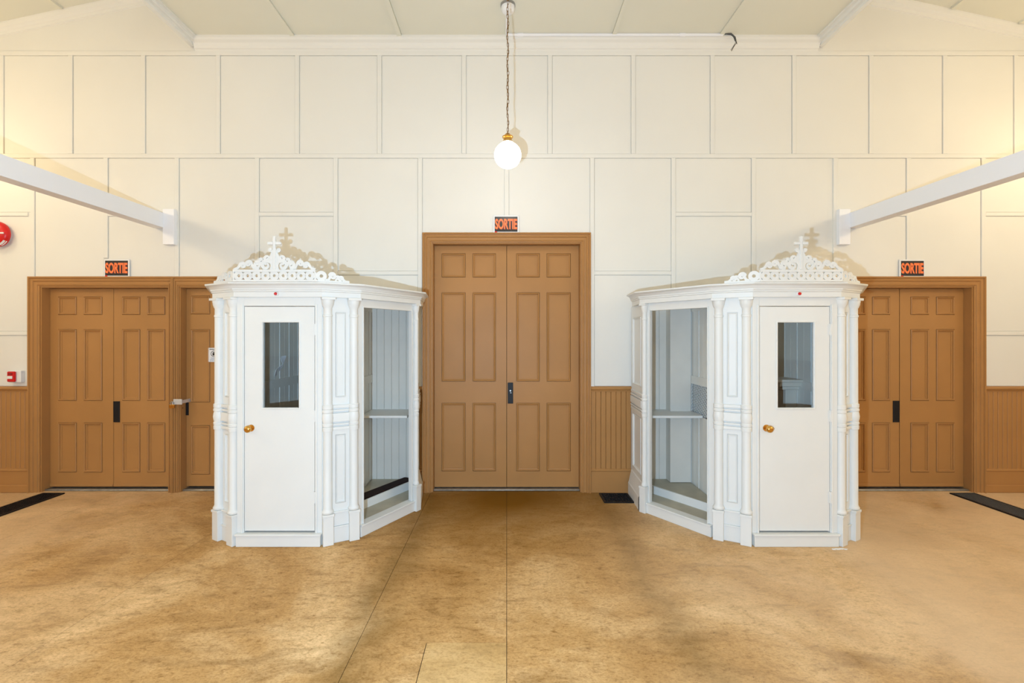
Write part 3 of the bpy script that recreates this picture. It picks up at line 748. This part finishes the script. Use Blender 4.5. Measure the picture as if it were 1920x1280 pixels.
fa = thing('fire_alarm_pull', 'red and white fire alarm pull station above the left wainscot', 'alarm', (wx(36.5), -.006, wz(705)))
MB().box(-.065, .065, -.045, 0, -.062, .062).build('back_box', M_PLAST, fa, bevel=.006)
MB().box(-.058, .022, -.07, -.045, -.055, .055).build('red_body', M_RED, fa, bevel=.01)
MB().box(-.045, .006, -.078, -.07, -.022, .008).build('handle', M_PLAST, fa, bevel=.003)
MB().box(-.042, .0, -.074, -.07, .02, .04).build('label_plate', M_DKRED, fa)
be = thing('alarm_bell', 'round red alarm bell on the wall at the left picture edge', 'bell', (-5.345, -.006, wz(441)))
MB().lathe([(.10, 0), (.10, -.03), (.09, -.034)], (0, 0, 0), 28, 'y').build('back_plate', M_PLAST, be, 40)
MB().lathe([(.131, -.034), (.134, -.045), (.13, -.065), (.112, -.085), (.08, -.098), (.04, -.105), (.004, -.107)], (0, 0, 0), 36, 'y').build('gong', M_RED, be, 50)
MB().lathe([(.02, -.105), (.02, -.112), (.012, -.118), (.003, -.119)], (0, 0, 0), 14, 'y').build('bolt', M_STEEL, be, 40)
mb = MB()
mb.rings([[(r_*math.cos(a), y_, r_*math.sin(a)) for a in [-1.15+.55*k/6 for k in range(7)]] for r_, y_ in ((.118, -.0815), (.128, -.0685), (.1335, -.052))], False)
mb.build('white_label', M_PLAST, be)
MB().box(.075, .118, -.101, -.094, -.004, .01).build('white_lettering', M_PLAST, be)
# paper notice on the small door
nt_ = thing('paper_notice', 'white paper notice with a round hand symbol on the narrow brown door', 'notice', (dx(404), DP-.008, dz(665)))
MB().box(-.073, .073, 0, .002, -.076, .076).build('sheet', M_PAPER, nt_)
MB().annulus(-.012, .012, .033, .028, -.001, 0, 24).build('black_circle', M_SIGNB, nt_)
mb = MB(); mb.box(-.026, .002, -.001, 0, -.006, .010)
for i, h in enumerate((.022, .028, .027, .02)): mb.box(-.026+i*.0072, -.0205+i*.0072, -.001, 0, .010, .004+h)
mb.ribbon([(.0, .0), (.008, .012)], .003, -.001, 0); mb.build('hand_symbol', M_SIGNB, nt_)
mb = MB()
for k in range(9): mb.box(-.058+k*.0125, -.049+k*.0125, -.001, 0, .055, .064)
mb.build('heading', M_SIGNB, nt_)
mb = MB()
for j, z in enumerate((-.035, -.046, -.057, -.067)):
    x = -.045-.01*(j > 1)
    while x < .045:
        l = random.uniform(.008, .02); mb.box(x, x+l, -.001, 0, z, z+.005); x += l+.004
mb.build('small_print', M_BLUE, nt_)
# conduit along the cornice, ceiling box and loose wires
JY = -.55
cu = thing('conduit', 'thin white conduit running along the cornice from the ceiling box', 'conduit', (0, 0, SO))
MB().tube([(.0, JY+.06, -.009), (.0, -.125, -.009)], .009, 8).build('ceiling_run', M_TRIMW, cu)
MB().tube([(.0, -.118, -.012), (2.24, -.118, -.012)], .013, 10).build('wall_run', M_TRIMW, cu)
for x in (.14, 1.82): MB().tube([(x-.03, -.118, -.012), (x+.03, -.118, -.012)], .017, 10).build('coupling', M_TRIMW, cu)
jb = thing('ceiling_box', 'white domed junction box on the ceiling behind the lamp chain', 'junction box', (.012, JY, SO))
MB().lathe([(.07, 0), (.07, -.018), (.066, -.022)], (0, 0, 0), 24).build('base_ring', M_STEEL, jb, 40)
MB().lathe([(.064, -.020), (.064, -.042), (.057, -.066), (.039, -.082), (.004, -.088)], (0, 0, 0), 24).build('dome', M_PLAST, jb, 40)
wi = thing('loose_wires', 'grey loose wires curling from the conduit end at the right', 'wire', (2.22, -.118, SO-.012))
for k in range(4):
    o = (k-1.5)*.006
    pts = [(-.02, 0, o*.6), (.05, -.004, .012+o), (.10, -.008, .004+o), (.135+o, -.01, -.03), (.15+o, -.012, -.075-.01*k)]
    if k in (1, 2): pts += [(.13+o, -.012, -.12), (.10+o, -.01, -.155-.01*k)]
    MB().tube(pts, .0032, 6).build('wire', M_GREY if k % 2 else M_BLACK, wi, 60)

# ------------------------------------------------------------------ floor grilles
def grate(name, label, x0, x1, y0, y1, cell, group):
    g = thing(name, label, 'grate', ((x0+x1)/2, (y0+y1)/2, 0), group)
    a, b = (x1-x0)/2, (y1-y0)/2; f = .016
    MB().box(-a, a, -b, b, .0005, .003).build('pit_shade', M_VOID, g)  # flat dark sheet, stands for the shade below the bars
    MB().box(-a, a, -b, -b+f, .003, .012).box(-a, a, b-f, b, .003, .012).box(-a, -a+f, -b+f, b-f, .003, .012).box(a-f, a, -b+f, b-f, .003, .012).build('frame', M_BLACK, g)
    mb = MB(); x = -a+f
    while x < a-f: mb.box(x, x+.004, -b+f, b-f, .0035, .010); x += cell
    y = -b+f
    while y < b-f: mb.box(-a+f, a-f, y, y+.006, .0035, .011); y += cell*1.35
    mb.build('grid_bars', M_GRATE if 'right double' in label else M_BLACK, g, kind='stuff')
    return g
grate('floor_grate', 'long black floor grate running to the far left double door', -4.86, -4.63, -2.2, -.06, .02, 'floor grates')
grate('floor_grate', 'long black floor grate running to the far right double door', 4.64, 4.90, -2.2, -.06, .02, 'floor grates')
grate('floor_grille', 'short black floor grille beside the right booth', .965, 1.262, -.345, -.07, .026, 'floor grates')

# ------------------------------------------------------------------ plaster flakes by the right booth
pf = thing('plaster_flakes', 'white plaster flakes on the floor at the front corner of the right booth', 'debris', (2.56, -1.375, 0))
for k, (x, y, q) in enumerate(((0, 0, .030), (.035, .004, .022), (-.03, -.006, .018), (.06, -.008, .012))):
    n = 7; pts = [(x+q*random.uniform(.7, 1.2)*math.cos(2*PI*i/n), y+.45*q*random.uniform(.7, 1.2)*math.sin(2*PI*i/n)) for i in range(n)]
    MB().prism(pts, .0003, .003+.0012*k).build('flake', M_PLAST, pf)
